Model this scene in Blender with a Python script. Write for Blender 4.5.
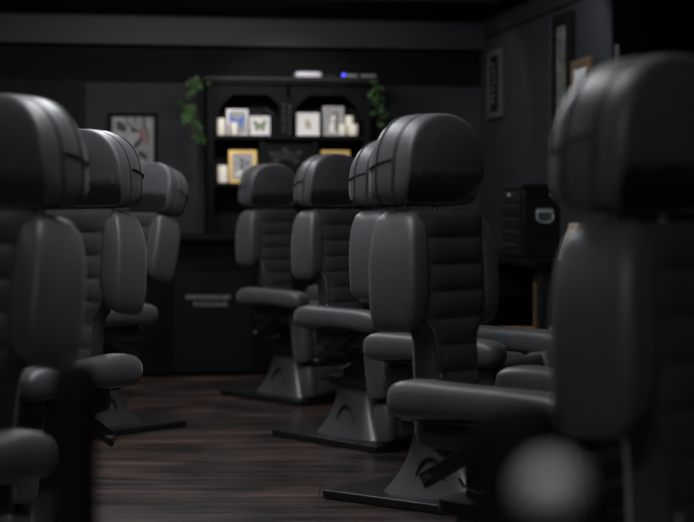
import bpy, bmesh, math, random
from mathutils import Vector, Matrix
random.seed(7)
S = bpy.context.scene
for o in list(bpy.data.objects): bpy.data.objects.remove(o)
COL = S.collection
R = math.radians
# ------------------------------------------------------------------ camera
YAW, PITCH, F, CZ = R(9.6), R(1.82), 1640.0, 1.10
cd = bpy.data.cameras.new('camera'); cam = bpy.data.objects.new('camera', cd); COL.objects.link(cam)
cam.location = (0, 0, CZ); cam.rotation_euler = (R(90) - PITCH, 0, -YAW)
cd.sensor_width = 36; cd.lens = 36 * F / 694; cd.clip_start = .05; cd.clip_end = 60
cd.dof.use_dof = True; cd.dof.focus_distance = 5.6; cd.dof.aperture_fstop = 2.6
S.camera = cam
# ------------------------------------------------------------------ world, lamps, exposure
w = bpy.data.worlds.new('world'); S.world = w; w.use_nodes = True
w.node_tree.nodes['Background'].inputs[0].default_value = (.6, .68, .85, 1)
w.node_tree.nodes['Background'].inputs[1].default_value = .035
def area(name, loc, rot, sx, sy, power, col, spread=180):
    l = bpy.data.lights.new(name, 'AREA'); l.shape = 'RECTANGLE'; l.size = sx; l.size_y = sy
    l.energy = power; l.color = col; l.spread = R(spread)
    o = bpy.data.objects.new(name, l); COL.objects.link(o); o.location = loc; o.rotation_euler = rot
    return o
def spot(name, loc, target, power, col, size=60, blend=.4, rad=.05):
    l = bpy.data.lights.new(name, 'SPOT'); l.energy = power; l.color = col
    l.spot_size = R(size); l.spot_blend = blend; l.shadow_soft_size = rad
    o = bpy.data.objects.new(name, l); COL.objects.link(o); o.location = loc
    o.rotation_euler = (Vector(target) - Vector(loc)).to_track_quat('-Z', 'Y').to_euler()
area('aisle_lamp', (.40, 6.3, 2.46), (0, 0, 0), .4, 6.5, 80, (.95, .97, 1))
area('back_aisle_lamp', (.9, 10.1, 2.46), (R(38), 0, 0), 2.0, .25, 26, (1, .96, .92))
spot('hutch_fill_spot', (1.15, 9.9, 2.44), (1.55, 11.75, 1.66), 82, (1, .95, .89), 42, .6)  # unseen spot added to brighten the candles and frames on the hutch
area('left_side_fill', (-1.9, 5.2, 2.44), (0, R(-50), 0), .4, 5.0, 10, (.95, .97, 1))  # unseen fill added from the left to lift the lower headrest sides
area('front_fill', (-.3, .6, 2.46), (R(42), 0, R(-12)), 1.6, .6, 20, (.97, .98, 1))  # added fill for the headrest faces, standing in for lights behind the camera
spot('wall_spot', (2.2, 8.9, 2.45), (3.04, 9.7, 1.75), 26, (.95, .97, 1), 85, .5)
spot('wall_spot_far', (2.2, 10.9, 2.45), (3.04, 11.3, 1.7), 5, (.95, .97, 1), 80, .5)
S.view_settings.view_transform = 'Standard'; S.view_settings.look = 'None'
S.view_settings.gamma = 1; S.view_settings.use_curve_mapping = False
S.view_settings.exposure = 0.0

# ------------------------------------------------------------------ helpers
def at(px, py, d):
    """world point seen at pixel (px,py), d metres along the horizontal view heading"""
    x = (px - 347) / F; y = (261 - py) / F
    f = Vector((math.sin(YAW) * math.cos(PITCH), math.cos(YAW) * math.cos(PITCH), -math.sin(PITCH)))
    r = Vector((math.cos(YAW), -math.sin(YAW), 0)); u = r.cross(f)
    v = f + r * x + u * y
    return Vector((0, 0, CZ)) + v * (d / math.cos(PITCH))
def yplane(px, py, Y):
    p = at(px, py, 1) - Vector((0, 0, CZ)); return Vector((0, 0, CZ)) + p * (Y / p.y)
def xplane(px, py, X):
    p = at(px, py, 1) - Vector((0, 0, CZ)); return Vector((0, 0, CZ)) + p * (X / p.x)

def mat(name, col, rough=.5, metal=0, spec=.5, emit=None, estr=0, bump=None, sheen=0, var=None, coat=0):
    m = bpy.data.materials.new(name); m.use_nodes = True; nt = m.node_tree; b = nt.nodes['Principled BSDF']
    b.inputs['Base Color'].default_value = (*col, 1); b.inputs['Roughness'].default_value = rough
    b.inputs['Metallic'].default_value = metal; b.inputs['Specular IOR Level'].default_value = spec
    b.inputs['Sheen Weight'].default_value = sheen; b.inputs['Sheen Roughness'].default_value = .5
    b.inputs['Coat Weight'].default_value = coat
    tc = nt.nodes.new('ShaderNodeTexCoord')
    if emit: b.inputs['Emission Color'].default_value = (*emit, 1); b.inputs['Emission Strength'].default_value = estr
    if bump:
        n = nt.nodes.new('ShaderNodeTexNoise'); n.inputs['Scale'].default_value = bump[0]; n.inputs['Detail'].default_value = 5
        bp = nt.nodes.new('ShaderNodeBump'); bp.inputs['Strength'].default_value = bump[1]; bp.inputs['Distance'].default_value = bump[2]
        nt.links.new(tc.outputs['Object'], n.inputs['Vector']); nt.links.new(n.outputs['Fac'], bp.inputs['Height'])
        nt.links.new(bp.outputs['Normal'], b.inputs['Normal'])
    if var is None: var = (4, .12)
    n2 = nt.nodes.new('ShaderNodeTexNoise'); n2.inputs['Scale'].default_value = var[0]; n2.inputs['Detail'].default_value = 4
    cr = nt.nodes.new('ShaderNodeValToRGB'); k = var[1]
    cr.color_ramp.elements[0].position = .3; cr.color_ramp.elements[1].position = .7
    cr.color_ramp.elements[0].color = (*[c * (1 - k) for c in col], 1); cr.color_ramp.elements[1].color = (*[min(1, c * (1 + k)) for c in col], 1)
    nt.links.new(tc.outputs['Object'], n2.inputs['Vector']); nt.links.new(n2.outputs['Fac'], cr.inputs['Fac'])
    nt.links.new(cr.outputs['Color'], b.inputs['Base Color'])
    return m
M = {}
M['leather'] = mat('grey_black_leather', (.068, .068, .072), .44, spec=.46, bump=(60, .12, .004), sheen=.12, var=(9, .12))
M['ribleather'] = mat('black_leather', (.045, .045, .048), .48, spec=.38, bump=(60, .12, .004), sheen=.08, var=(9, .12))
M['piping'] = mat('black_piping', (.02, .02, .022), .5)
M['plate'] = mat('black_powder_coat', (.012, .012, .013), .38, spec=.4)
M['pedestal'] = mat('brushed_dark_metal', (.12, .12, .125), .36, metal=.4, bump=(25, .1, .003))
M['black'] = mat('black_plastic', (.012, .012, .013), .45)
M['chrome'] = mat('chrome', (.75, .75, .77), .16, metal=1)
M['wall'] = mat('charcoal_wall_paint', (.030, .031, .037), .7, spec=.25, bump=(30, .1, .003), var=(1.3, .12))
M['blackwall'] = mat('black_wall_paint', (.009, .009, .010), .75, spec=.2)
M['beam'] = mat('slate_beam_paint', (.036, .040, .050), .6, spec=.3, var=(1.1, .15))
M['ceiling'] = mat('black_ceiling_paint', (.006, .006, .007), .8, spec=.15)
M['blackwood'] = mat('black_stained_wood', (.006, .006, .007), .6, spec=.06, var=(6, .3))
M['carve'] = mat('worn_black_carving', (.06, .06, .062), .35)
M['candle'] = mat('ivory_wax', (.84, .80, .72), .5, var=(5, .04))
M['silver'] = mat('silver_frame', (.42, .42, .45), .35, metal=.2)
M['dimsilver'] = mat('dim_pewter_frame', (.16, .16, .165), .4)
M['printgrey'] = mat('soft_white_print', (.38, .38, .39), .6)
M['palemetal'] = mat('painted_chrome_shine', (.65, .67, .67), .35, metal=.2)  # pale colour stands in for chrome's bright reflections, which render dark
M['pewter'] = mat('dark_pewter', (.075, .075, .08), .6, spec=.2)
M['letter'] = mat('dull_silver_lettering', (.30, .30, .31), .5)
M['white'] = mat('white_mount_board', (.70, .70, .72), .6, var=(4, .03))
M['gold'] = mat('gold_leaf_frame', (.62, .42, .14), .4, metal=.25)
M['palegold'] = mat('pale_wood_frame', (.62, .50, .36), .45)
M['bronze'] = mat('bronze_frame', (.16, .105, .06), .4)
M['ink'] = mat('black_ink', (.03, .03, .035), .6)
M['greyink'] = mat('grey_wash_ink', (.27, .27, .29), .6)
M['midpaper'] = mat('toned_paper', (.30, .30, .31), .6, var=(20, .2))
M['sepia'] = mat('sepia_print', (.42, .36, .26), .6, var=(30, .3))
M['blue'] = mat('blue_butterfly', (.03, .10, .42), .5)
M['green'] = mat('green_moth', (.12, .17, .08), .5)
M['red'] = mat('faded_red_ink', (.26, .12, .10), .6)
M['tapestry'] = mat('mottled_green_print', (.14, .155, .13), .5, var=(22, .75))
M['leaf'] = mat('ivy_leaf', (.036, .088, .024), .6, var=(14, .7))
M['vine'] = mat('ivy_stem', (.05, .06, .02), .7)
M['led'] = mat('blue_led', (.05, .05, .9), .4, emit=(.06, .08, 1), estr=3.5)
M['plastic'] = mat('pale_plastic', (.62, .61, .72), .4)
M['greyplastic'] = mat('grey_plastic', (.36, .36, .40), .4)
M['orangewood'] = mat('honey_wood', (.75, .38, .15), .45, var=(12, .2))
M['knob'] = mat('pale_satin_knob', (.85, .85, .85), .5)
M['badge'] = mat('green_grey_handle_plate', (.09, .15, .14), .35)

# plank floor
fm = bpy.data.materials.new('dark_plank_floor'); fm.use_nodes = True; nt = fm.node_tree; b = nt.nodes['Principled BSDF']
tc = nt.nodes.new('ShaderNodeTexCoord'); mp = nt.nodes.new('ShaderNodeMapping')
mp.inputs['Rotation'].default_value = (0, 0, YAW * .9)
br = nt.nodes.new('ShaderNodeTexBrick'); br.inputs['Scale'].default_value = 1; br.inputs['Brick Width'].default_value = 1.1
br.inputs['Row Height'].default_value = .16; br.inputs['Mortar Size'].default_value = .003; br.inputs['Mortar Smooth'].default_value = .3
br.inputs['Color1'].default_value = (.085, .056, .044, 1); br.inputs['Color2'].default_value = (.036, .030, .030, 1)
br.inputs['Mortar'].default_value = (.006, .005, .005, 1)
nz = nt.nodes.new('ShaderNodeTexNoise'); mp2 = nt.nodes.new('ShaderNodeMapping'); mp2.inputs['Scale'].default_value = (1.2, 9, 1)
nz.inputs['Scale'].default_value = 1.6; nz.inputs['Detail'].default_value = 6
mx = nt.nodes.new('ShaderNodeMix'); mx.data_type = 'RGBA'; mx.blend_type = 'MULTIPLY'; mx.inputs[0].default_value = .75
nz2 = nt.nodes.new('ShaderNodeTexNoise'); nz2.inputs['Scale'].default_value = 1.7; mx2 = nt.nodes.new('ShaderNodeMix'); mx2.data_type = 'RGBA'; mx2.blend_type = 'MULTIPLY'; mx2.inputs[0].default_value = 1
cr2 = nt.nodes.new('ShaderNodeValToRGB'); cr2.color_ramp.elements[0].position = .4; cr2.color_ramp.elements[1].position = .6
cr2.color_ramp.elements[0].color = (.38, .42, .52, 1); cr2.color_ramp.elements[1].color = (1, 1, 1, 1)
cr = nt.nodes.new('ShaderNodeValToRGB'); cr.color_ramp.elements[0].position = .35; cr.color_ramp.elements[1].position = .68
cr.color_ramp.elements[0].color = (.22, .23, .26, 1); cr.color_ramp.elements[1].color = (1.9, 1.65, 1.5, 1)
L = nt.links.new
L(tc.outputs['Object'], mp.inputs['Vector']); L(mp.outputs[0], br.inputs['Vector']); L(mp.outputs[0], mp2.inputs['Vector'])
L(mp2.outputs[0], nz.inputs['Vector']); L(nz.outputs['Fac'], cr.inputs['Fac'])
L(br.outputs['Color'], mx.inputs[6]); L(cr.outputs['Color'], mx.inputs[7]); L(mx.outputs[2], mx2.inputs[6]); L(mp.outputs[0], nz2.inputs['Vector']); L(nz2.outputs['Fac'], cr2.inputs['Fac']); L(cr2.outputs['Color'], mx2.inputs[7]); L(mx2.outputs[2], b.inputs['Base Color'])
rr = nt.nodes.new('ShaderNodeMapRange'); rr.inputs[3].default_value = .2; rr.inputs[4].default_value = .42
L(nz.outputs['Fac'], rr.inputs[0]); L(rr.outputs[0], b.inputs['Roughness'])
bp = nt.nodes.new('ShaderNodeBump'); bp.inputs['Strength'].default_value = .25; bp.inputs['Distance'].default_value = .004
L(nz.outputs['Fac'], bp.inputs['Height']); L(bp.outputs[0], b.inputs['Normal'])
M['floor'] = fm

def build(name, bm, m, parent=None, loc=None, rot=None, smooth=True, bevel=0, subsurf=0):
    bmesh.ops.recalc_face_normals(bm, faces=bm.faces)
    me = bpy.data.meshes.new(name); bm.to_mesh(me); bm.free()
    for mm in (m if isinstance(m, (list, tuple)) else [m]): me.materials.append(M[mm])
    if smooth:
        for p in me.polygons: p.use_smooth = True
        try: me.set_sharp_from_angle(angle=R(42))
        except Exception: pass
    o = bpy.data.objects.new(name, me); COL.objects.link(o)
    if parent: o.parent = parent
    if loc: o.location = loc
    if rot: o.rotation_euler = rot
    if bevel:
        md = o.modifiers.new('bevel', 'BEVEL'); md.width = bevel; md.segments = 3; md.limit_method = 'ANGLE'; md.angle_limit = R(40)
    if subsurf:
        md = o.modifiers.new('sub', 'SUBSURF'); md.levels = subsurf; md.render_levels = subsurf
    return o
def box(bm, a, b2, mi=0):
    vs = [bm.verts.new((x, y, z)) for x in (a[0], b2[0]) for y in (a[1], b2[1]) for z in (a[2], b2[2])]
    for f in ((0, 1, 3, 2), (4, 6, 7, 5), (0, 4, 5, 1), (2, 3, 7, 6), (0, 2, 6, 4), (1, 5, 7, 3)):
        fc = bm.faces.new([vs[i] for i in f]); fc.material_index = mi
def bx(a, b2):
    bm = bmesh.new(); box(bm, a, b2); return bm
def loft(bm, rings, cap=True, mi=0):
    vv = [[bm.verts.new(p) for p in r] for r in rings]; n = len(rings[0])
    for i in range(len(vv) - 1):
        for j in range(n):
            f = bm.faces.new((vv[i][j], vv[i][(j + 1) % n], vv[i + 1][(j + 1) % n], vv[i + 1][j])); f.material_index = mi
    if cap:
        f = bm.faces.new(vv[0][::-1]); f.material_index = mi
        f = bm.faces.new(vv[-1]); f.material_index = mi
def sup(t, a, b2, n):
    c, s = math.cos(t), math.sin(t)
    return a * math.copysign(abs(c) ** (2 / n), c), b2 * math.copysign(abs(s) ** (2 / n), s)
def tube(bm, pts, r, seg=10, mi=0):
    pts = [Vector(p) for p in pts]; rings = []
    for i, p in enumerate(pts):
        t = (pts[min(i + 1, len(pts) - 1)] - pts[max(i - 1, 0)]).normalized()
        u = t.cross(Vector((.13, .3, 1))).normalized()
        if u.length < .5: u = Vector((1, 0, 0))
        v = t.cross(u); rr_ = r[i] if isinstance(r, (list, tuple)) else r
        rings.append([p + u * math.cos(2 * math.pi * k / seg) * rr_ + v * math.sin(2 * math.pi * k / seg) * rr_ for k in range(seg)])
    loft(bm, rings, True, mi)
def lathe(bm, prof, c=(0, 0, 0), seg=20, mi=0):
    rings = [[(c[0] + r * math.cos(2 * math.pi * k / seg), c[1] + r * math.sin(2 * math.pi * k / seg), c[2] + z) for k in range(seg)] for r, z in prof]
    loft(bm, rings, True, mi)
def empty(name, loc, rz=0):
    o = bpy.data.objects.new(name, None); COL.objects.link(o); o.location = loc; o.rotation_euler = (0, 0, rz); o.empty_display_size = .1
    return o
def tag(o, label, cat, group=None):
    o['label'] = label; o['category'] = cat
    if group: o['group'] = group
    return o
def struct(name, bm, m, **k):
    o = build(name, bm, m, smooth=False, **k); o['kind'] = 'structure'; return o
def copy_tree(o, parent=None):
    c = o.copy(); COL.objects.link(c)
    if parent: c.parent = parent
    for ch in list(o.children): copy_tree(ch, c)
    return c

# ------------------------------------------------------------------ the room
YB, XR, YE, HC = 12.0, 3.04, 8.93, 2.50
struct('floor', bx((-5, -2, -.05), (6, YB + .2, 0)), 'floor')
struct('ceiling', bx((-5, -2, HC), (6, YB + .2, HC + .05)), 'ceiling')
struct('wall_back', bx((-5, YB, 0), (6, YB + .15, HC)), 'wall')
struct('wall_right', bx((XR, YE, 0), (XR + .15, YB - .002, HC - .002)), 'wall')
struct('wall_alcove', bx((XR + .152, YE + .6, .001), (5.9, YE + .7, HC - .002)), 'blackwall')
struct('wall_left', bx((-5.1, -2, 0), (-5, YB, HC)), 'blackwall')
struct('wall_far_right', bx((6, -2, 0), (6.1, YB, HC)), 'blackwall')
# back wall: slate beam under the ceiling, black band under it, black pier at the left
zb0 = yplane(250, 48, YB).z; zf = yplane(250, 83, YB).z
struct('trim_1', bx((-4.99, YB - .16, zb0), (XR - .003, YB - .001, HC - .035)), 'beam')
struct('trim_2', bx((-4.99, YB - .03, zf), (XR - .003, YB - .001, zb0 - .003)), 'ceiling')
xp = yplane(86, 150, YB).x
struct('trim_3', bx((-4.99, YB - .09, .001), (xp, YB - .032, zf - .002)), 'blackwall')
# picture rail on the right wall, following the photograph's dark line
za = xplane(577, 0, XR).z
struct('trim_4', bx((XR - .008, YE + .002, za - .014), (XR - .001, YB - .17, za + .006)), 'blackwall')
struct('trim_5', bx((1.1, 10.62, HC - .02), (XR - .2, 10.75, HC - .002)), 'beam')
struct('trim_6', bx((XR - .012, YE - .03, .001), (XR + .16, YE - .001, HC - .003)), 'blackwall')
struct('baseboard_right', bx((XR - .02, YE + .002, .001), (XR - .001, YB - .002, .09)), 'blackwall')

# ------------------------------------------------------------------ the chair
def ribbed(hw, z0, z1, n, depth, y0, bulge=.016, nx=10, per=8):
    """padded panel with horizontal rolls, front towards +Y; hw is a function of z"""
    bm = bmesh.new(); N = n * per; F_, B_ = [], []
    for i in range(N + 1):
        t = i / N; z = z0 + (z1 - z0) * t; ph = (t * n) % 1; bl = bulge * (abs(math.sin(math.pi * ph)) ** .45)
        w_ = hw(z); fr, bk = [], []
        for j in range(nx + 1):
            u = -1 + 2 * j / nx; e = (1 - abs(u) ** 6)
            fr.append(bm.verts.new((u * w_, y0 + (bl + .012) * e, z))); bk.append(bm.verts.new((u * w_, y0 - depth * (1 - .3 * abs(u) ** 6), z)))
        F_.append(fr); B_.append(bk)
    for i in range(N):
        for j in range(nx):
            bm.faces.new((F_[i][j], F_[i][j + 1], F_[i + 1][j + 1], F_[i + 1][j]))
            bm.faces.new((B_[i][j + 1], B_[i][j], B_[i + 1][j], B_[i + 1][j + 1]))
        bm.faces.new((B_[i][0], F_[i][0], F_[i + 1][0], B_[i + 1][0]))
        bm.faces.new((F_[i][nx], B_[i][nx], B_[i + 1][nx], F_[i + 1][nx]))
    for i in (0, N):
        for j in range(nx): bm.faces.new((F_[i][j], B_[i][j], B_[i][j + 1], F_[i][j + 1]))
    return bm
def vloft(secs, n=3.2, seg=28):
    """sections (cx, cy, z, half_x, half_y[, tilt]) stacked in z; tilt drops the outer edge"""
    bm = bmesh.new(); rings = []
    for s in secs:
        cx, cy, z, a, b2 = s[:5]; tl = s[5] if len(s) > 5 else 0
        r = []
        for k in range(seg):
            x, y = sup(2 * math.pi * k / seg, a, b2, n); r.append((cx + x, cy + y, z + tl * x))
        rings.append(r)
    loft(bm, rings); return bm
def arch(s, zc=.13):
    """headrest outline, a tall dome on a nearly flat foot, scaled s about its middle"""
    pts = []
    for k in range(25):
        t = math.pi * k / 24; x, z = sup(t, .18, .175, 2.25); pts.append((x, .095 + z))
    for x, z in ((-.181, .07), (-.178, .04), (-.168, .016), (-.148, .003), (-.09, 0), (0, -.002), (.09, 0), (.148, .003), (.168, .016), (.178, .04), (.181, .07)):
        pts.append((x, z))
    return [(x * s, zc + (z - zc) * s) for x, z in pts]
HS = .955
def headrest_bm():
    bm = bmesh.new(); rings = []
    prof = [(-.088, .62), (-.086, .80), (-.078, .90), (-.062, .955), (-.03, .99), (.0, 1.0), (.018, .998), (.022, .965), (.028, .965), (.032, 1.0),
            (.048, 1.0), (.068, .992), (.075, .975), (.079, .95), (.081, .92), (.083, .86), (.085, .8), (.087, .72), (.089, .64), (.091, .55), (.092, .45), (.093, .35), (.094, .25), (.0945, .12)]
    for y, s in prof:
        r = []
        for x, z in arch(s):
            lo = min(1, max(0, .08 - z) / .07); k = max(0, y / .08) * (1 if s < .93 else .3)
            bk = max(0, -y - .02) / .068
            r.append((x * (1 - .05 * bk), y - .078 * lo * k, z * HS * (1 - .10 * bk * bk)))
        rings.append(r)
    loft(bm, rings); return bm
def ring_bm(y, s, rad, lo_k=0):
    """thin piping that follows the headrest outline"""
    bm = bmesh.new(); A = [Vector((x, y, z * HS)) for x, z in arch(s)]; n = len(A); rings = []
    for i in range(n):
        t = (A[(i + 1) % n] - A[i - 1]).normalized(); u = Vector((0, 1, 0)); v = t.cross(u)
        rings.append([A[i] + u * math.cos(2 * math.pi * k / 6) * rad + v * math.sin(2 * math.pi * k / 6) * rad for k in range(6)])
    vv = [[bm.verts.new(p) for p in r] for r in rings]
    for i in range(n):
        for j in range(6): bm.faces.new((vv[i][j], vv[i][(j + 1) % 6], vv[(i + 1) % n][(j + 1) % 6], vv[(i + 1) % n][j]))
    return bm
PIV = Vector((0, -.22, .52)); REC = R(3)
def make_chair():
    t = empty('tattoo_chair', (0, 0, 0))
    build('base_plate', bx((-.25, -.42, .001), (.25, .34, .034)), 'plate', t, bevel=.006)
    # flared pedestal with a concave outline
    bm = bmesh.new(); rings = []
    for i in range(13):
        u = i / 12; z = .034 + .235 * u; k = (1 - u) ** 2.0
        a, bb = .115 + .05 * k, .12 + .115 * k
        rings.append([(*(sup(2 * math.pi * q / 32, a, bb, 5)), z) for q in range(32)])
    loft(bm, rings); ped = build('pedestal', bm, 'pedestal', t)
    for sx in (-1, 1):
        bm = bmesh.new(); pts = []
        for q in range(19):
            a = math.pi * q / 18; pts.append((sx * .134, -.07 * math.cos(a), .05 + .13 * math.sin(a)))
        tube(bm, pts, .006, 8); build('side_trim', bm, 'black', ped)
    bm = vloft([(0, 0, .269, .13, .15), (0, 0, .275, .14, .16), (0, 0, .31, .14, .16), (0, 0, .315, .085, .10), (0, 0, .40, .085, .10), (0, .01, .43, .15, .18), (0, .01, .457, .16, .20)], 6)
    build('lift_housing', bm, 'black', t)
    # seat
    sec = []
    for z, s in ((.458, .93), (.464, .975), (.49, 1), (.53, 1), (.55, .97), (.561, .9), (.566, .7), (.568, .3)):
        sec.append((0, .02, z, .205 * s, .235 * s))
    build('seat', vloft(sec, 5, 40), 'ribleather', t)
    # backrest, in a frame pivoted at the seat's rear edge
    hwf = lambda z: .146 if z > .30 else .146 - .045 * min(1, (.30 - z) / .08)
    back = build('backrest', ribbed(hwf, -.02, .575, 8, .10, .052, .009), 'ribleather', t, PIV, (REC, 0, 0))
    for sx in (-1, 1):
        tl = -sx * .42
        secs = []
        for z, a, b2, cy, cx in ((.252, .020, .045, -.015, .158), (.257, .030, .062, -.012, .161), (.272, .037, .074, -.008, .166), (.30, .042, .080, -.004, .169), (.35, .045, .083, 0, .170),
                                 (.42, .044, .083, 0, .168), (.47, .042, .081, -.001, .163), (.51, .040, .078, -.003, .156), (.54, .036, .073, -.005, .149), (.562, .030, .064, -.008, .143), (.574, .019, .05, -.01, .139)):
            secs.append((sx * cx, cy - .01, z, a, b2, tl * (max(0, min(1, (.42 - z) / .12)) + .8 * max(0, min(1, (z - .45) / .12)))))
        bo = build('side_bolster', vloft(secs, 4.2, 36), 'leather', back)
        bm = bmesh.new(); tube(bm, [(sx * .132, .052, .275), (sx * .130, .060, .33), (sx * .130, .062, .42), (sx * .128, .060, .5), (sx * .126, .052, .55)], .0035, 6)
        build('piping', bm, 'piping', bo)
    # headrest on two posts
    hd = build('headrest', headrest_bm(), 'leather', t, PIV + Vector((0, -.035, .595)), (REC - R(3), 0, 0))
    build('piping', ring_bm(.025, .970, .0055), 'piping', hd)
    build('piping', ring_bm(-.038, .979, .0025), 'piping', hd)
    for sx in (-1, 1):
        bm = bmesh.new(); tube(bm, [(sx * .180, .018, .126), (sx * .1795, -.005, .122), (sx * .177, -.03, .116), (sx * .172, -.055, .108), (sx * .160, -.075, .100)], .003, 6)
        build('side_seam', bm, 'piping', hd)
    for sx in (-1, 1):
        bm = bmesh.new(); tube(bm, [(sx * .07, -.02, -.05), (sx * .07, -.02, .03)], .008); build('headrest_post', bm, 'chrome', hd)
    # armrests, brackets, levers
    for sx in (-1, 1):
        bm = bmesh.new(); rings = []
        prof = [(-.205, .25, .25), (-.20, .5, .5), (-.188, .78, .75), (-.168, .93, .92), (-.13, 1.02, 1.03), (-.08, 1.02, 1.02), (0, .92, .92), (.08, .86, .88), (.17, .88, .9), (.26, .97, .95), (.31, 1.02, .95),
                (.345, .98, .9), (.37, .85, .75), (.382, .6, .5), (.385, .3, .25)]
        for y, a, h in prof:
            rings.append([(sx * .252 + p[0], y, .592 + p[1] + (.008 * math.sin((y + .2) * 6))) for p in (sup(2 * math.pi * q / 26, .058 * a, .052 * h, 2.7) for q in range(26))])
        loft(bm, rings); arm = build('armrest', bm, 'leather', t)
        bm = bmesh.new(); tube(bm, [(sx * .265, -.17, .547), (sx * .27, -.08, .541), (sx * .27, .1, .545), (sx * .27, .3, .547)], .0035, 6); build('piping', bm, 'piping', arm)
        d = Vector((0, .26, .15)).normalized(); nrm = Vector((0, -d.z, d.y)); bm = bmesh.new(); a0 = Vector((sx * .225, -.10, .385))
        pts = [a0 - nrm * .022 - d * .02, a0 + nrm * .022 - d * .02, a0 + nrm * .022 + d * .29, a0 - nrm * .022 + d * .29]
        loft(bm, [[p for p in pts], [p + Vector((sx * .016, 0, 0)) for p in pts]])
        bar = build('arm_bracket', bm, 'black', t, bevel=.004)
        bm = bmesh.new(); tube(bm, [a0 + Vector((sx * .012, 0, 0)), a0 + Vector((sx * .026, 0, 0))], .011, 12); build('bolt', bm, 'chrome', bar)
        bm = bmesh.new(); tube(bm, [(sx * .20, -.02, .385), (sx * .235, .02, .375), (sx * .26, .08, .372), (sx * .27, .15, .38), (sx * .27, .19, .40)], .005, 8)
        build('recline_lever', bm, 'chrome', t)
        if sx < 0: continue
        bm = bmesh.new(); tube(bm, [(sx * .128, -.185, .80), (sx * .134, -.15, .76), (sx * .140, -.13, .68), (sx * .143, -.125, .60), (sx * .145, -.125, .46)], .0045, 8)
        build('back_strut', bm, 'black', t)
        bm = bmesh.new(); tube(bm, [(sx * .1425, -.1255, .642), (sx * .1415, -.1265, .655)], .008, 10); build('strut_collar', bm, 'chrome', t)
    # leg rest: ribbed upper pad and a foot pad, hanging and leaning forward
    lp = Vector((0, .275, .555))
    lg = build('leg_rest', ribbed(lambda z: .165, -.30, .0, 4, .07, .02, .012), 'ribleather', t, lp, (R(8), 0, 0))
    for sx in (-1, 1):
        secs = [(sx * .195, -.01, z, .040 * s, .062 * s) for z, s in ((-.315, .55), (-.31, .8), (-.29, .96), (-.2, 1), (-.08, 1), (-.02, .98), (.004, .82), (.012, .5))]
        build('side_bolster', vloft(secs, 3.2, 24), 'leather', lg)
    ft = build('foot_pad', ribbed(lambda z: .15, -.50, -.345, 2, .06, .012, .012), 'ribleather', t, lp, (R(8), 0, 0))
    for sx in (-1, 1):
        secs = [(sx * .175, -.015, z, .034 * s, .052 * s) for z, s in ((-.512, .5), (-.508, .8), (-.49, .97), (-.43, 1), (-.36, .97), (-.345, .8), (-.338, .5))]
        build('side_bolster', vloft(secs, 3.2, 24), 'leather', ft)
    bm = bmesh.new()
    for sx in (-1, 1): tube(bm, [(sx * .06, .16, .44), (sx * .06, .23, .40), (sx * .06, .262, .22)], .009, 8)
    build('leg_rest_arm', bm, 'black', t)
    return t
proto = make_chair()
#        head px, depth, theta, lean extra, head tilt, head raise, label
chairs = [
 (269, 9.70, 37, 0, 0, 0, 'farthest black tattoo chair of the right row, in front of the counter and hutch'),
 (331, 7.95, 40, 0, 0, 0, 'black tattoo chair with its headrest just under the right-hand gold frame on the hutch'),
 (393, 6.30, 54, 0, 0, 0, 'black tattoo chair mostly hidden behind the sharp centre one, only its left side showing'),
 (430, 4.62, 53, 0, 0, 0, 'sharp black tattoo chair right of centre with high domed headrest and broad rounded armrest'),
 (656, 2.68, 55, 0, 0, -.018, 'largest black tattoo chair, blurred at the right edge, headrest overlapping the wall pictures'),
 (-16, 3.60, -47, 7, 0, 0, 'blurred black tattoo chair cut off by the left edge, nearest of the left row'),
 (80, 5.35, -36, 4, 0, 0, 'middle black tattoo chair of the left row, headrest left of the framed face portrait'),
 (131, 8.3, -50, 12, 19, -.01, 'farthest black tattoo chair of the left row, small headrest tipped backwards'),
]
for i, (px, d, th, lean, tilt, up, lab) in enumerate(chairs):
    o = proto if i == 0 else copy_tree(proto)
    a = math.atan((px - 347) / F); h = math.pi + a - R(th) + YAW
    fac = Vector((math.sin(h), math.cos(h), 0)); p = at(px, 209, d); p.z = 0
    o.location = p + fac * .27; o.rotation_euler = (0, 0, -h)
    tag(o, lab, 'chair', 'tattoo chairs in two rows')
    for c in o.children:
        if c.name.startswith('backrest'): c.rotation_euler.x = REC + R(lean)
        if c.name.startswith('headrest'):
            c.rotation_euler.x = R(tilt); ang = REC + R(lean)
            v = Vector((0, -.035, .592)); v.rotate(Matrix.Rotation(ang, 3, 'X')); c.location = PIV + v
        if not c.name.startswith(('base_plate', 'pedestal')): c.location.z += up

# ------------------------------------------------------------------ counter with its sign, and the hutch
YC = 10.75
pL = yplane(120, 300, YC).x; pR = yplane(392, 300, YC).x
ct = empty('counter', ((pL + pR) / 2, YC + .3, 0))
def rel(o): return Matrix.Translation(-Vector(o.location))
def part(name, bm, m, parent, base, **k):
    bmesh.ops.transform(bm, matrix=rel(base), verts=bm.verts); return build(name, bm, m, parent, **k)
ztop = yplane(200, 236, YC).z
part('cabinet_body', bx((pL, YC + .02, .03), (pR, YB - .1, ztop - .03)), 'blackwood', ct, ct, smooth=False)
part('counter_top', bx((pL - .02, YC - .03, ztop - .03), (pR + .02, YB - .1, ztop)), 'blackwood', ct, ct, bevel=.004)
q0, q1 = yplane(174, 372, YC), yplane(252, 272, YC)
part('front_panel', bx((q0.x, YC + .002, q0.z), (q1.x, YC + .02, q1.z)), 'ceiling', ct, ct, smooth=False)
part('plinth', bx((pL + .02, YC + .05, .001), (pR - .02, YC + .1, .03)), 'blackwall', ct, ct, smooth=False)
tag(ct, 'long black counter below the hutch with faint ornate lettering on its front', 'counter')
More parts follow.
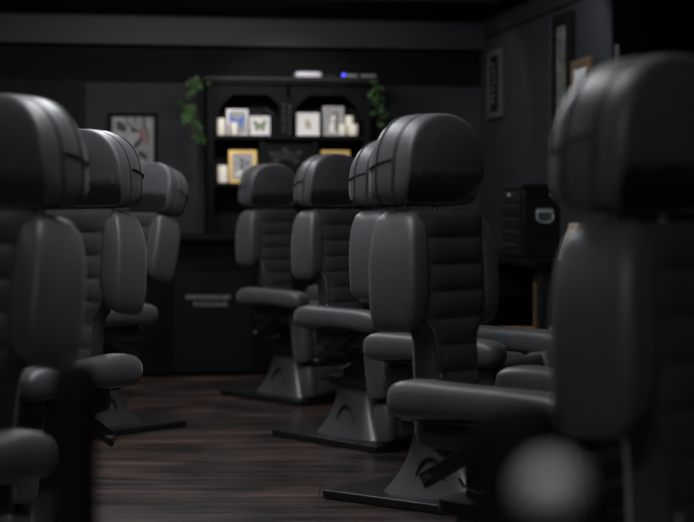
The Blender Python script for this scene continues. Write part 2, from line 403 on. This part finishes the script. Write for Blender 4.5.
# faint two-line ornate lettering on the counter front
bm = bmesh.new(); rnd = random.Random(3)
for y0, x0, x1, hgt in ((297, 186, 229, 3.6), (304, 194, 228, 3.8)):
    x = x0
    while x < x1:
        wd = rnd.uniform(2.5, 4.5); pts = []
        for q in range(9):
            a = q / 8 * math.tau * rnd.uniform(.6, .95) + rnd.uniform(0, 1)
            pts.append(yplane(x + wd / 2 + math.cos(a) * wd * .55, y0 + math.sin(a) * hgt / 2, YC - .0015))
        tube(bm, pts, .0028, 5); x += wd + .4
part('lettering', bm, 'letter', ct, ct)

YH = 11.62; YHB = 11.88
hx = lambda px: yplane(px, 100, YH).x
hz = lambda py: yplane(290, py, YH).z
hut = empty('hutch', (hx(290), YH + .13, ztop))
def hb(name, x0, x1, y0, y1, a, b2, m='blackwood', **k):
    return part(name, bx((hx(x0), a, hz(y1)), (hx(x1), b2, hz(y0))), m, hut, hut, **k)
part('back_board', bx((hx(208), YHB, ztop + .001), (hx(372), YHB + .02, hz(84))), 'ceiling', hut, hut, smooth=False)
part('side_board', bx((hx(207), YH, ztop + .001), (hx(214), YHB, hz(84))), 'blackwood', hut, hut, smooth=False)
part('side_board', bx((hx(364), YH, ztop + .001), (hx(371), YHB, hz(84))), 'blackwood', hut, hut, smooth=False)
hb('cornice', 202, 378, 77, 80, YH - .05, YHB, bevel=.004); hb('cornice', 205, 375, 80.2, 85, YH - .03, YHB, bevel=.004)
bm = bmesh.new(); tube(bm, [(hx(203), YH - .055, hz(79.5)), (hx(377), YH - .055, hz(79.5))], .006, 8); part('cornice_bead', bm, 'carve', hut, hut)
hb('shelf', 214.3, 363.7, 135.5, 139.5, YH - .01, YHB - .002, bevel=.003)
hb('shelf', 214.3, 363.7, 183, 187, YH - .01, YHB - .002, bevel=.003)
for x0, x1 in ((260, 265), (313, 318)): hb('upright', x0, x1, 139.8, 182.8, YH + .02, YHB - .002)
hb('centre_board', 265.3, 312.7, 139.8, 182.8, YH + .05, YH + .07)
# arched valances
for xa, xb in ((214.5, 287), (290, 363.5)):
    bm = bmesh.new(); n = 24; top = []; bot = []
    for k in range(n + 1):
        u = k / n; x = xa + (xb - xa) * u; v = abs(2 * u - 1)
        yy = 95 + (22 * max(0, v - .45) ** 1.3 * 2 if v < .9 else 23 + 40 * (v - .9)) + (2.0 if .42 < v < .5 else 0)
        top.append((hx(x), hz(85.2))); bot.append((hx(x), hz(min(yy, 122))))
    for k in range(n):
        vs = [bm.verts.new((p[0], y, p[1])) for y in (YH + .005, YH + .03) for p in (top[k], top[k + 1], bot[k + 1], bot[k])]
        for f in ((0, 1, 2, 3), (7, 6, 5, 4), (3, 2, 6, 7), (0, 4, 5, 1)): bm.faces.new([vs[i] for i in f])
        if k == 0: bm.faces.new([vs[i] for i in (0, 3, 7, 4)])
        if k == n - 1: bm.faces.new([vs[i] for i in (1, 5, 6, 2)])
    part('arched_valance', bm, 'blackwood', hut, hut, smooth=False)
# beads on the centre column and carved scrollwork
bm = bmesh.new()
for y in (105, 110.5, 116, 121, 126.5, 131):
    for x in (284, 289.5): 
        bmesh.ops.create_icosphere(bm, subdivisions=2, radius=.011, matrix=Matrix.Translation((hx(x), YH + .01, hz(y + (2 if x > 285 else 0)))))
part('bead_column', bm, 'carve', hut, hut)
hb('centre_post', 280, 293, 97, 135.3, YH + .02, YH + .05)
bm = bmesh.new()
for cx, cy, r, s in ((281, 155, 5, 1), (291, 155, 5, -1), (276, 160, 3, 1), (297, 160, 3, -1), (286, 150, 3, 1), (300, 152, 3, -1), (273, 153, 3, 1)):
    tube(bm, [(hx(cx + s * r * (1 - q / 20) * math.cos(q * .5)), YH + .046, hz(cy + r * (1 - q / 20) * math.sin(q * .5))) for q in range(17)], .005, 6)
for k in range(3):
    tube(bm, [(hx(254 + k * 3 + q * 1.3), YH + .25, hz(108 + k * 3 - 6 * math.sin(q / 14 * math.pi))) for q in range(15)], .003, 6)
part('carved_scrollwork', bm, 'carve', hut, hut)
tag(hut, 'black open hutch with arched top openings and two shelves, standing on the counter', 'shelf')

# ------------------------------------------------------------------ things on the hutch
YI = YH + .07
def sx_(px, y=None): return yplane(px, 100, y or YI).x
def frame_obj(name, x0, x1, y0, y1, bw, fmat, pmat, label, cat, group=None, Y=None, lean=R(5), art=None, dep=.018):
    """free-standing frame on a shelf seen straight on"""
    Y = Y or YI; xa, xb = sx_(x0, Y), sx_(x1, Y); zt = yplane(x0, y0, Y).z; zb = yplane(x0, y1, Y).z
    e = empty(name, ((xa + xb) / 2, Y, zb)); e.rotation_euler = (-lean, 0, 0)
    W, H = (xb - xa) / 2, zt - zb; s = bw / F * Y
    bm = bmesh.new()
    box(bm, (-W, 0, 0), (W, dep, s)); box(bm, (-W, 0, H - s), (W, dep, H)); box(bm, (-W, 0, s), (-W + s, dep, H - s)); box(bm, (W - s, 0, s), (W, dep, H - s))
    build('frame_moulding', bm, fmat, e, smooth=False)
    pr = build('print', bx((-W + s, dep * .4, s), (W - s, dep * .8, H - s)), pmat, e, smooth=False)
    if art: art(e, pr, W - s, s, H - s, dep * .4 - .001)
    return tag(e, label, cat, group)
def poly(bm, pts, y, mi=0, th=.0008):
    a = [bm.verts.new((p[0], y - th, p[1])) for p in pts]; b2 = [bm.verts.new((p[0], y, p[1])) for p in pts]
    f = bm.faces.new(a); f.material_index = mi
    for i in range(len(pts)):
        f = bm.faces.new((a[i], b2[i], b2[(i + 1) % len(pts)], a[(i + 1) % len(pts)])); f.material_index = mi
def ell(cx, cz, a, b2, rot=0, n=16):
    return [(cx + a * math.cos(t) * math.cos(rot) - b2 * math.sin(t) * math.sin(rot), cz + a * math.cos(t) * math.sin(rot) + b2 * math.sin(t) * math.cos(rot)) for t in (math.tau * k / n for k in range(n))]
def butterfly(m):
    def f(e, pr, W, z0, z1, y):
        bm = bmesh.new(); zc = z0 + (z1 - z0) * .56; k = W
        for s in (-1, 1):
            poly(bm, [(0, zc + .12 * k), (s * .78 * k, zc + .7 * k), (s * .85 * k, zc + .15 * k), (s * .5 * k, zc - .3 * k), (0, zc - .4 * k)], y)
            poly(bm, [(0, zc - .1 * k), (s * .6 * k, zc - .15 * k), (s * .58 * k, zc - .7 * k), (s * .2 * k, zc - .75 * k)], y - .0004)
        build('butterfly', bm, m, pr, smooth=False)
    return f
def blob(m, rx=.45, rz=.4, cz=.5):
    def f(e, pr, W, z0, z1, y):
        bm = bmesh.new(); H = z1 - z0
        poly(bm, ell(0, z0 + H * cz, W * rx, H * rz / 1.3, .2), y)
        build('motif', bm, m, pr, smooth=False)
    return f
def figure(e, pr, W, z0, z1, y):
    bm = bmesh.new(); H = z1 - z0
    poly(bm, ell(.15 * W, z0 + H * .68, W * .38, H * .17, .2), y, 0)
    poly(bm, ell(.0 * W, z0 + H * .62, W * .26, H * .14, -.3), y - .001, 1)
    poly(bm, [(-.6 * W, z0 + H * .05), (-.45 * W, z0 + H * .38), (0, z0 + H * .5), (.25 * W, z0 + H * .3), (.3 * W, z0 + H * .05)], y - .0015, 1)
    poly(bm, [(.1 * W, z0 + H * .15), (.3 * W, z0 + H * .55), (.5 * W, z0 + H * .5), (.45 * W, z0 + H * .12)], y - .002, 0)
    build('drawing', bm, ['ink', 'white'], pr, smooth=False)
def flower(e, pr, W, z0, z1, y):
    bm = bmesh.new(); H = z1 - z0
    for k in range(6):
        a = k * math.tau / 6; poly(bm, ell(.1 * W + .32 * W * math.cos(a), z0 + H * .62 + .3 * W * math.sin(a), .3 * W, .16 * W, a), y - .0003 * k, k % 2)
    poly(bm, [(-.1 * W, z0 + H * .02), (.1 * W, z0 + H * .45), (.2 * W, z0 + H * .45), (.05 * W, z0 + H * .02)], y - .002, 0)
    poly(bm, ell(-.35 * W, z0 + H * .25, .4 * W, .14 * W, .7), y - .0022, 2)
    poly(bm, ell(.45 * W, z0 + H * .22, .35 * W, .14 * W, -.6), y - .0024, 2)
    build('drawing', bm, ['ink', 'greyink', 'white'], pr, smooth=False)
frame_obj('picture_frame', 227, 248, 109, 135.4, 1.6, 'silver', 'midpaper', 'silver frame holding a blue butterfly on the upper shelf', 'picture frame', art=butterfly('blue'), Y=YI + .04)
frame_obj('picture_frame', 250, 270, 116, 135.4, 1.8, 'silver', 'white', 'small silver frame with a green moth, right of the blue butterfly', 'picture frame', art=butterfly('green'), Y=YI + .02)
frame_obj('picture_frame', 297, 319.5, 112.5, 135.4, 2.6, 'white', 'white', 'white square frame with a tiny tan motif on the upper shelf', 'picture frame', art=blob('sepia', .36, .38), Y=YI)
frame_obj('picture_frame', 323.5, 344, 106, 135.4, 1.6, 'silver', 'midpaper', 'tall silver frame with a dark-haired figure drawing behind the candle trio', 'picture frame', art=figure, Y=YI + .05)
frame_obj('picture_frame', 229, 256.5, 150, 182.7, 3.2, 'gold', 'midpaper', 'gold frame with a flower drawing on the lower shelf beside a white candle', 'picture frame', art=flower, Y=YI + .015)
frame_obj('picture_frame', 321.5, 350, 150, 182.9, 3.2, 'gold', 'midpaper', 'gold frame on the lower shelf, half hidden behind a headrest, right of the carved panel', 'picture frame', art=flower, Y=YI + .015)
def candle(x0, x1, y0, y1, Y, label):
    e = empty('pillar_candle', (sx_((x0 + x1) / 2, Y), Y, yplane(x0, y1, Y).z)); r = (sx_(x1, Y) - sx_(x0, Y)) / 2; h = yplane(x0, y0, Y).z - yplane(x0, y1, Y).z
    bm = bmesh.new(); lathe(bm, [(r * .9, 0), (r, .004), (r, h - .004), (r * .93, h), (r * .8, h - .001), (r * .6, h - .006), (r * .1, h - .007)]); build('wax', bm, 'candle', e)
    bm = bmesh.new(); tube(bm, [(0, 0, h - .008), (.001, 0, h + .004)], .0015, 6); build('wick', bm, 'ink', e)
    tag(e, label, 'candle', 'white pillar candles on the hutch')
candle(217, 225.5, 118.5, 135.4, YI, 'white pillar candle at the left end of the upper shelf')
candle(230.5, 238, 122.5, 135.4, YI - .035, 'short white candle standing in front of the blue butterfly frame')
candle(338.5, 346.5, 124.5, 135.4, YI - .03, 'short white candle, left one of the trio on the upper shelf')
candle(345.2, 353.6, 116, 135.4, YI + .01, 'tallest white candle, at the back of the trio on the upper shelf')
candle(349.5, 358, 124.5, 135.4, YI - .045, 'short white candle, right one of the trio on the upper shelf')
candle(217.5, 228, 165.5, 182.9, YI - .01, 'white candle alone at the left end of the lower shelf')
# on top of the hutch
ztop2 = hz(77) + .001
bm = bmesh.new(); xa, xb = hx(296.5), hx(323.5); zz = hz(71) - hz(77)
rings = [[(xa + (xb - xa) * (.5 + p[0]), YH + .1 + p[1], ztop2 + z) for p in (sup(math.tau * q / 28, .5 * s, .07 * s, 5) for q in range(28))] for z, s in ((0, .9), (.004, .96), (zz * .6, 1), (zz * .9, .96), (zz, .85))]
loft(bm, rings); tag(build('router', bm, 'plastic'), 'pale flat plastic box lying on top of the hutch', 'router')
e = empty('media_player', (hx(345), YH + .06, ztop2))
p0, p1 = hx(343), hx(378); c = hx(345)
build('device_body', bx((p0 - c, 0, 0), (p1 - c, .09, .012)), 'black', e, bevel=.002)
bm = bmesh.new(); box(bm, (hx(348) - c, -.004, .0125), (hx(359) - c, .06, .028)); build('grey_panel', bm, 'greyplastic', e, bevel=.003)
bm = bmesh.new(); box(bm, (hx(363) - c, -.004, .0125), (hx(377.5) - c, .06, .028)); build('grey_panel', bm, 'greyplastic', e, bevel=.003)
bm = bmesh.new(); bmesh.ops.create_icosphere(bm, subdivisions=2, radius=.011, matrix=Matrix.Translation((0, 0, .024))); build('indicator_light', bm, 'led', e)
tag(e, 'slim dark device with a glowing blue light on top of the hutch', 'device')
bm = bmesh.new(); tube(bm, [(hx(324 + q * 1.6), YH + .08, ztop2 + .004 + .016 * abs(math.sin(q * 1.1))) for q in range(9)], .004, 6)
tag(build('coiled_cable', bm, 'carve'), 'short dark cable looping between the pale box and the blue-lit device', 'cable')
# ivy
def ivy(path, Y, n, label):
    pts = [yplane(x, y, Y) for x, y in path]; base = pts[0]
    e = empty('hanging_ivy', base); bm = bmesh.new(); tube(bm, [p - base for p in pts], .004, 6); build('stem', bm, 'vine', e)
    bm = bmesh.new(); rnd = random.Random(len(path) * n)
    for k in range(n):
        u = rnd.random() * (len(pts) - 1); i = int(u); p = pts[i].lerp(pts[min(i + 1, len(pts) - 1)], u - i) - base
        p = p + Vector((rnd.gauss(0, .026), rnd.uniform(-.05, .02), rnd.gauss(0, .022))); s = rnd.uniform(.020, .036)
        sh = [(0, -.9), (.75, -.6), (.55, 0), (.9, .35), (.3, .4), (0, 1.1), (-.3, .4), (-.9, .35), (-.55, 0), (-.75, -.6)]
        mt = Matrix.Translation(p) @ Matrix.Rotation(rnd.uniform(0, 6.3), 4, 'Y') @ Matrix.Rotation(rnd.uniform(-.9, .9), 4, 'X') @ Matrix.Rotation(rnd.uniform(-.9, .9), 4, 'Z')
        c0 = bm.verts.new(mt @ Vector((0, -.006, 0))); vs = [bm.verts.new(mt @ Vector((a * s, .006, b2 * s))) for a, b2 in sh]
        for j in range(len(vs)): bm.faces.new((c0, vs[j], vs[(j + 1) % len(vs)]))
    build('leaves', bm, 'leaf', e); tag(e, label, 'plant', 'ivy trailing from the hutch')
ivy([(204, 80), (196, 84), (191, 92), (188, 102), (188, 112), (190, 124), (196, 133), (199, 141)], YH - .075, 48, 'green ivy trailing down the left side of the hutch')
ivy([(375, 80), (378, 88), (377, 100), (378, 110), (380, 118), (382, 126)], YH - .075, 26, 'green ivy trailing down the right side of the hutch')

# ------------------------------------------------------------------ portrait on the back wall
def portrait(e, pr, W, z0, z1, y):
    H = z1 - z0; bm = bmesh.new(); P = lambda u, v: (-W + 2 * W * u, z1 - H * v)
    def stroke(pts, w0, mi, k):
        pts = [P(*p) for p in pts]; n = len(pts); L_, R_ = [], []
        for i, p in enumerate(pts):
            q = pts[min(i + 1, n - 1)]; r = pts[max(i - 1, 0)]; dx, dz = q[0] - r[0], q[1] - r[1]; l = math.hypot(dx, dz) or 1
            w_ = 1.45 * w0 * W * math.sin(math.pi * (i + .5) / n) ** .6; L_.append((p[0] - dz / l * w_, p[1] + dx / l * w_)); R_.append((p[0] + dz / l * w_, p[1] - dx / l * w_))
        for i in range(n - 1): poly(bm, [L_[i], L_[i + 1], R_[i + 1], R_[i]], y - k * .0004, mi)
    poly(bm, [P(*p) for p in ((.02, .02), (.55, .02), (.68, .2), (.7, .5), (.52, .72), (.3, .7), (.08, .45))], y, 1)
    poly(bm, [P(*p) for p in ((.12, .5), (.35, .72), (.55, .72), (.62, .98), (.02, .98), (.02, .6))], y - .0004, 2)
    stroke([(.08, .12), (.18, .14), (.28, .2), (.34, .28)], .07, 0, 2); stroke([(.1, .22), (.2, .22), (.3, .3)], .09, 0, 3)
    stroke([(.45, .3), (.52, .22), (.62, .2), (.7, .22)], .07, 0, 2); stroke([(.5, .3), (.58, .26), (.66, .29)], .08, 0, 3)
    stroke([(.36, .28), (.35, .36), (.3, .42), (.36, .46)], .04, 2, 4); stroke([(.28, .54), (.35, .56), (.42, .53)], .05, 2, 4)
    for k in range(9):
        u = .36 + .07 * k
        stroke([(u, .01), (u + .06 * math.sin(k), .14), (.72 + .03 * k, .3 + .02 * k), (.8 - .02 * k, .5), (.66 + .035 * k, .72), (.6 + .04 * k, .97)], .045 + .02 * (k % 3), (0, 1, 2)[k % 3], 5 + k * .5)
    stroke([(.52, .66), (.58, .56), (.68, .48), (.74, .38)], .08, 0, 10); stroke([(.62, .72), (.72, .76), (.82, .84)], .09, 0, 10); stroke([(.7, .88), (.76, .95)], .07, 1, 10)
    stroke([(.66, .24), (.71, .32), (.72, .44)], .09, 3, 11); stroke([(.8, .36), (.84, .46), (.82, .58)], .05, 3, 11)
    build('ink_drawing', bm, ['ink', 'printgrey', 'greyink', 'red'], pr, smooth=False)
frame_obj('framed_portrait', 108, 157.5, 112.5, 170, 3.8, 'ceiling', 'midpaper', 'black framed ink portrait of a face with swirling hair on the back wall', 'picture', Y=YB - .035, lean=0, art=portrait, dep=.03)

# ------------------------------------------------------------------ pictures on the right wall
def wall_pic(name, x0, x1, yt, yb, fm_, pm, fw, label, beads=False, dep=.03):
    pa = xplane(x0, yt, XR); pb = xplane(x1, yt, XR); zm = (pa.z + 0) ; yA, yB_ = pa.y, pb.y   # pa is the farther edge
    pc = at((x0 + x1) / 2, yt, 1); zt = xplane((x0 + x1) / 2, yt, XR).z; zb = xplane((x0 + x1) / 2, yb, XR).z
    e = empty(name, (XR - .002, (yA + yB_) / 2, zb)); h = zt - zb; w_ = (yA - yB_) / 2
    bm = bmesh.new()
    box(bm, (-dep, -w_, 0), (0, w_, fw)); box(bm, (-dep, -w_, h - fw), (0, w_, h)); box(bm, (-dep, -w_, fw), (0, -w_ + fw, h - fw)); box(bm, (-dep, w_ - fw, fw), (0, w_, h - fw))
    fr = build('frame_moulding', bm, fm_, e, bevel=.004)
    build('print', bx((-dep * .55, -w_ + fw, fw), (-dep * .1, w_ - fw, h - fw)), pm, e, smooth=False)
    if beads:
        bm = bmesh.new(); n = int(h / .035)
        for k in range(n): bmesh.ops.create_icosphere(bm, subdivisions=1, radius=.012, matrix=Matrix.Translation((-dep, w_ - .01, .02 + k * h / n)))
        build('beading', bm, 'carve', fr)
    return tag(e, label, 'picture'), w_, h
wall_pic('wall_picture', 491, 504, 50, 118, 'pewter', 'ceiling', .045, 'narrow pewter frame high on the right wall, nearest the far corner')
wall_pic('wall_picture', 558, 576, 14, 150, 'ceiling', 'tapestry', .065, 'tall black beaded frame with mottled green print on the right wall', True, .045)
e, w_, h_ = wall_pic('wall_picture', 574.5, 594, 59, 120, 'bronze', 'white', .05, 'small bronze frame with white print on the right wall, nearest the wall end')
# dim grey motifs inside the narrow pewter frame
pp = xplane(496.5, 84, XR); bm = bmesh.new()
for k in range(7): tube(bm, [(XR - .022, pp.y + .02 * math.sin(k), pp.z - .14 + k * .045), (XR - .022, pp.y + .04 * math.cos(k), pp.z - .12 + k * .045)], .008, 6)
for o in list(COL.objects):
    if o.get('label', '').startswith('narrow pewter'):
        bmesh.ops.transform(bm, matrix=Matrix.Translation(-o.location), verts=bm.verts); build('motif', bm, 'dimsilver', o)
ps = at(617, 55, 9.2)
tag(build('stand_in_sliver', bx((ps.x - .012, ps.y, ps.z - .06), (ps.x + .012, ps.y + .004, ps.z + .06)), 'white', smooth=False), 'added white strip standing in for a bright sliver beyond the end of the right wall', 'stand_in_sliver')  # invented white strip in place of a door-frame highlight
COL.objects[-1].location = (0, 0, 0)

# ------------------------------------------------------------------ work desk at the right wall, tool chest, leaning frame
DZ = .835
dk = empty('work_desk', (2.68, 9.2, 0))
part('desk_top', bx((2.33, 8.05, DZ - .035), (3.015, 10.4, DZ)), 'blackwood', dk, dk, bevel=.004)
for x, y in ((2.37, 8.09), (2.37, 10.3), (2.93, 8.09), (2.93, 10.3)):
    part('leg', bx((x, y, .001), (x + .05, y + .05, DZ - .036)), 'black', dk, dk, smooth=False)
part('lower_shelf', bx((2.42, 8.25, .395), (2.97, 9.1, .425)), 'orangewood', dk, dk, smooth=False)
part('drawer', bx((2.345, 9.0, .60), (2.9, 9.9, DZ - .037)), 'blackwood', dk, dk, bevel=.003)
pq = at(535.5, 320, 8.7); part('post', bx((pq.x - .008, pq.y, .421), (pq.x + .008, pq.y + .016, .79)), 'bronze', dk, dk, smooth=False)
part('shade_back_panel', bx((2.975, 8.15, .1), (2.99, 10.3, DZ - .037)), 'blackwood', dk, dk, smooth=False)  # added black sheet that keeps the space under the desk dark
part('shade_end_panel', bx((2.43, 10.25, .1), (2.92, 10.27, DZ - .037)), 'blackwood', dk, dk, smooth=False)  # second added sheet, darkening the far end below the desk
tag(dk, 'long black work desk against the right wall with a honey wood lower shelf', 'desk')
p0 = at(521, 240, 9.0); X0, Y0 = p0.x, p0.y; zt = at(530, 184, 9.0).z
tcst = empty('tool_chest', (X0 + .13, Y0 + .19, DZ)); 
tw, tl, thh = .225, .40, zt - DZ
bm = bx((X0 + .012, Y0, DZ + .001), (X0 + tw, Y0 + tl, DZ + thh - .03)); part('chest_body', bm, 'plate', tcst, tcst, bevel=.005)
part('lid', bx((X0, Y0 - .004, DZ + thh - .029), (X0 + tw, Y0 + tl + .004, DZ + thh)), 'plate', tcst, tcst, bevel=.006)
nd = 5; dh = (thh - .04) / nd
for k in range(nd):
    z = DZ + .006 + k * dh
    dr = part('drawer', bx((X0 - .004, Y0 + .01, z), (X0 + .011, Y0 + tl - .01, z + dh - .006)), 'plate', tcst, tcst, bevel=.002)
    part('handle', bx((X0 - .012, Y0 + .06, z + dh - .016), (X0 - .0045, Y0 + tl - .06, z + dh - .008)), 'carve', dr, tcst, smooth=False)
hc = at(545.5, 215, 9.0)
hx0, hz0 = hc.x, hc.z
bm = bmesh.new(); box(bm, (hx0 - .045, Y0 - .004, hz0 - .035), (hx0 + .045, Y0 - .0005, hz0 + .04)); hp = part('handle_plate', bm, 'badge', tcst, tcst, bevel=.001)
bm = bmesh.new(); box(bm, (hx0 - .048, Y0 - .014, hz0 + .012), (hx0 + .048, Y0 - .0045, hz0 + .03)); part('hinge_bar', bm, 'palemetal', hp, tcst, bevel=.003)
bm = bmesh.new(); tube(bm, [(hx0 - .046, Y0 - .010, hz0 + .015), (hx0 - .046, Y0 - .014, hz0 - .02), (hx0 - .03, Y0 - .016, hz0 - .036), (hx0, Y0 - .016, hz0 - .042), (hx0 + .03, Y0 - .016, hz0 - .036), (hx0 + .046, Y0 - .014, hz0 - .02), (hx0 + .046, Y0 - .010, hz0 + .015)], .0045, 8)
part('grip', bm, 'palemetal', hp, tcst)
bm = bmesh.new()
for yy in (187, 195):
    q = at(551, yy, 9.0); bmesh.ops.create_icosphere(bm, subdivisions=2, radius=.005, matrix=Matrix.Translation((q.x, Y0 - .005, q.z)))
part('rivet', bm, 'palemetal', tcst, tcst)
q = at(511, 195, 9.2); bm = bmesh.new(); bmesh.ops.create_icosphere(bm, subdivisions=2, radius=.012, matrix=Matrix.Translation((X0 - .006, Y0 + tl * .55, q.z)))
part('lock', bm, 'palemetal', tcst, tcst)
tag(tcst, 'black tool chest with slim drawers and a chrome side handle on the desk', 'tool chest')
# frame leaning on the desk
pf = at(563, 255, 8.4); e = empty('leaning_frame', (pf.x, pf.y, DZ + .001)); e.rotation_euler = (0, R(17), R(2))
bm = bmesh.new(); H, W2, s = .20, .07, .016
box(bm, (0, -W2, 0), (.015, W2, s)); box(bm, (0, -W2, H - s), (.015, W2, H)); box(bm, (0, -W2, s), (.015, -W2 + s, H - s)); box(bm, (0, W2 - s, s), (.015, W2, H - s))
build('frame_moulding', bm, 'palegold', e, smooth=False); build('print', bx((.004, -W2 + s, s), (.012, W2 - s, H - s)), 'sepia', e, smooth=False)
tag(e, 'pale wooden picture frame leaning on the desk beside the tool chest', 'picture frame')
# small white figurine on the counter
pg = yplane(170.5, 244, YC + .1); e_z = ztop
bm = bmesh.new(); lathe(bm, [(.012, 0), (.018, .004), (.012, .02), (.018, .04), (.01, .055), (.012, .066), (.004, .076)], (pg.x, YC + .1, e_z + .001), 14)
tag(build('figurine', bm, 'white'), 'tiny white figurine on the counter beside the left row', 'figurine')
# ------------------------------------------------------------------ invented knob and stand for an unidentified pale blur close to the lens
pk = at(551, 490, .75)
e = empty('stand_in_knob', (pk.x, pk.y, 0)); bm = bmesh.new(); lathe(bm, [(.11, .001), (.11, .012), (.02, .022), (.006, .04), (.006, pk.z - .012)], seg=28); build('stand_pole', bm, 'black', e)
bm = bmesh.new(); bmesh.ops.create_uvsphere(bm, u_segments=24, v_segments=14, radius=.0125, matrix=Matrix.Translation((0, 0, pk.z))); build('knob', bm, 'knob', e)
tag(e, 'pale round knob on an added stand, standing in for a strong blur at the bottom right', 'stand')

def post(px0, px1, ytop, d, label):  # invented posts that supply unidentified dark masses in the foreground
    c = at((px0 + px1) / 2, ytop, d); r = (px1 - px0) / 2 / F * d
    e = empty('stand_in_post', (c.x, c.y, 0))
    bm = bmesh.new(); lathe(bm, [(.13, .001), (.13, .01), (.11, .016), (r, .03)], seg=32); build('base', bm, 'black', e)
    bm = bmesh.new(); lathe(bm, [(r * .96, .031), (r * .96, c.z - .05)], seg=32); build('post_shaft', bm, 'ceiling', e)
    bm = bmesh.new(); lathe(bm, [(r, c.z - .049), (r, c.z - .02), (r * .9, c.z - .008), (r * .6, c.z), (r * .2, c.z + .002)], seg=32); build('cap', bm, 'ceiling', e)
    tag(e, label, 'post')
post(474, 560, 402, 1.6, 'stand-in dark blurred post in front of the centre armrest, beside the pale knob')
post(52, 98, 362, 1.9, 'stand-in dark blurred post at the lower left, in front of the left row armrests')
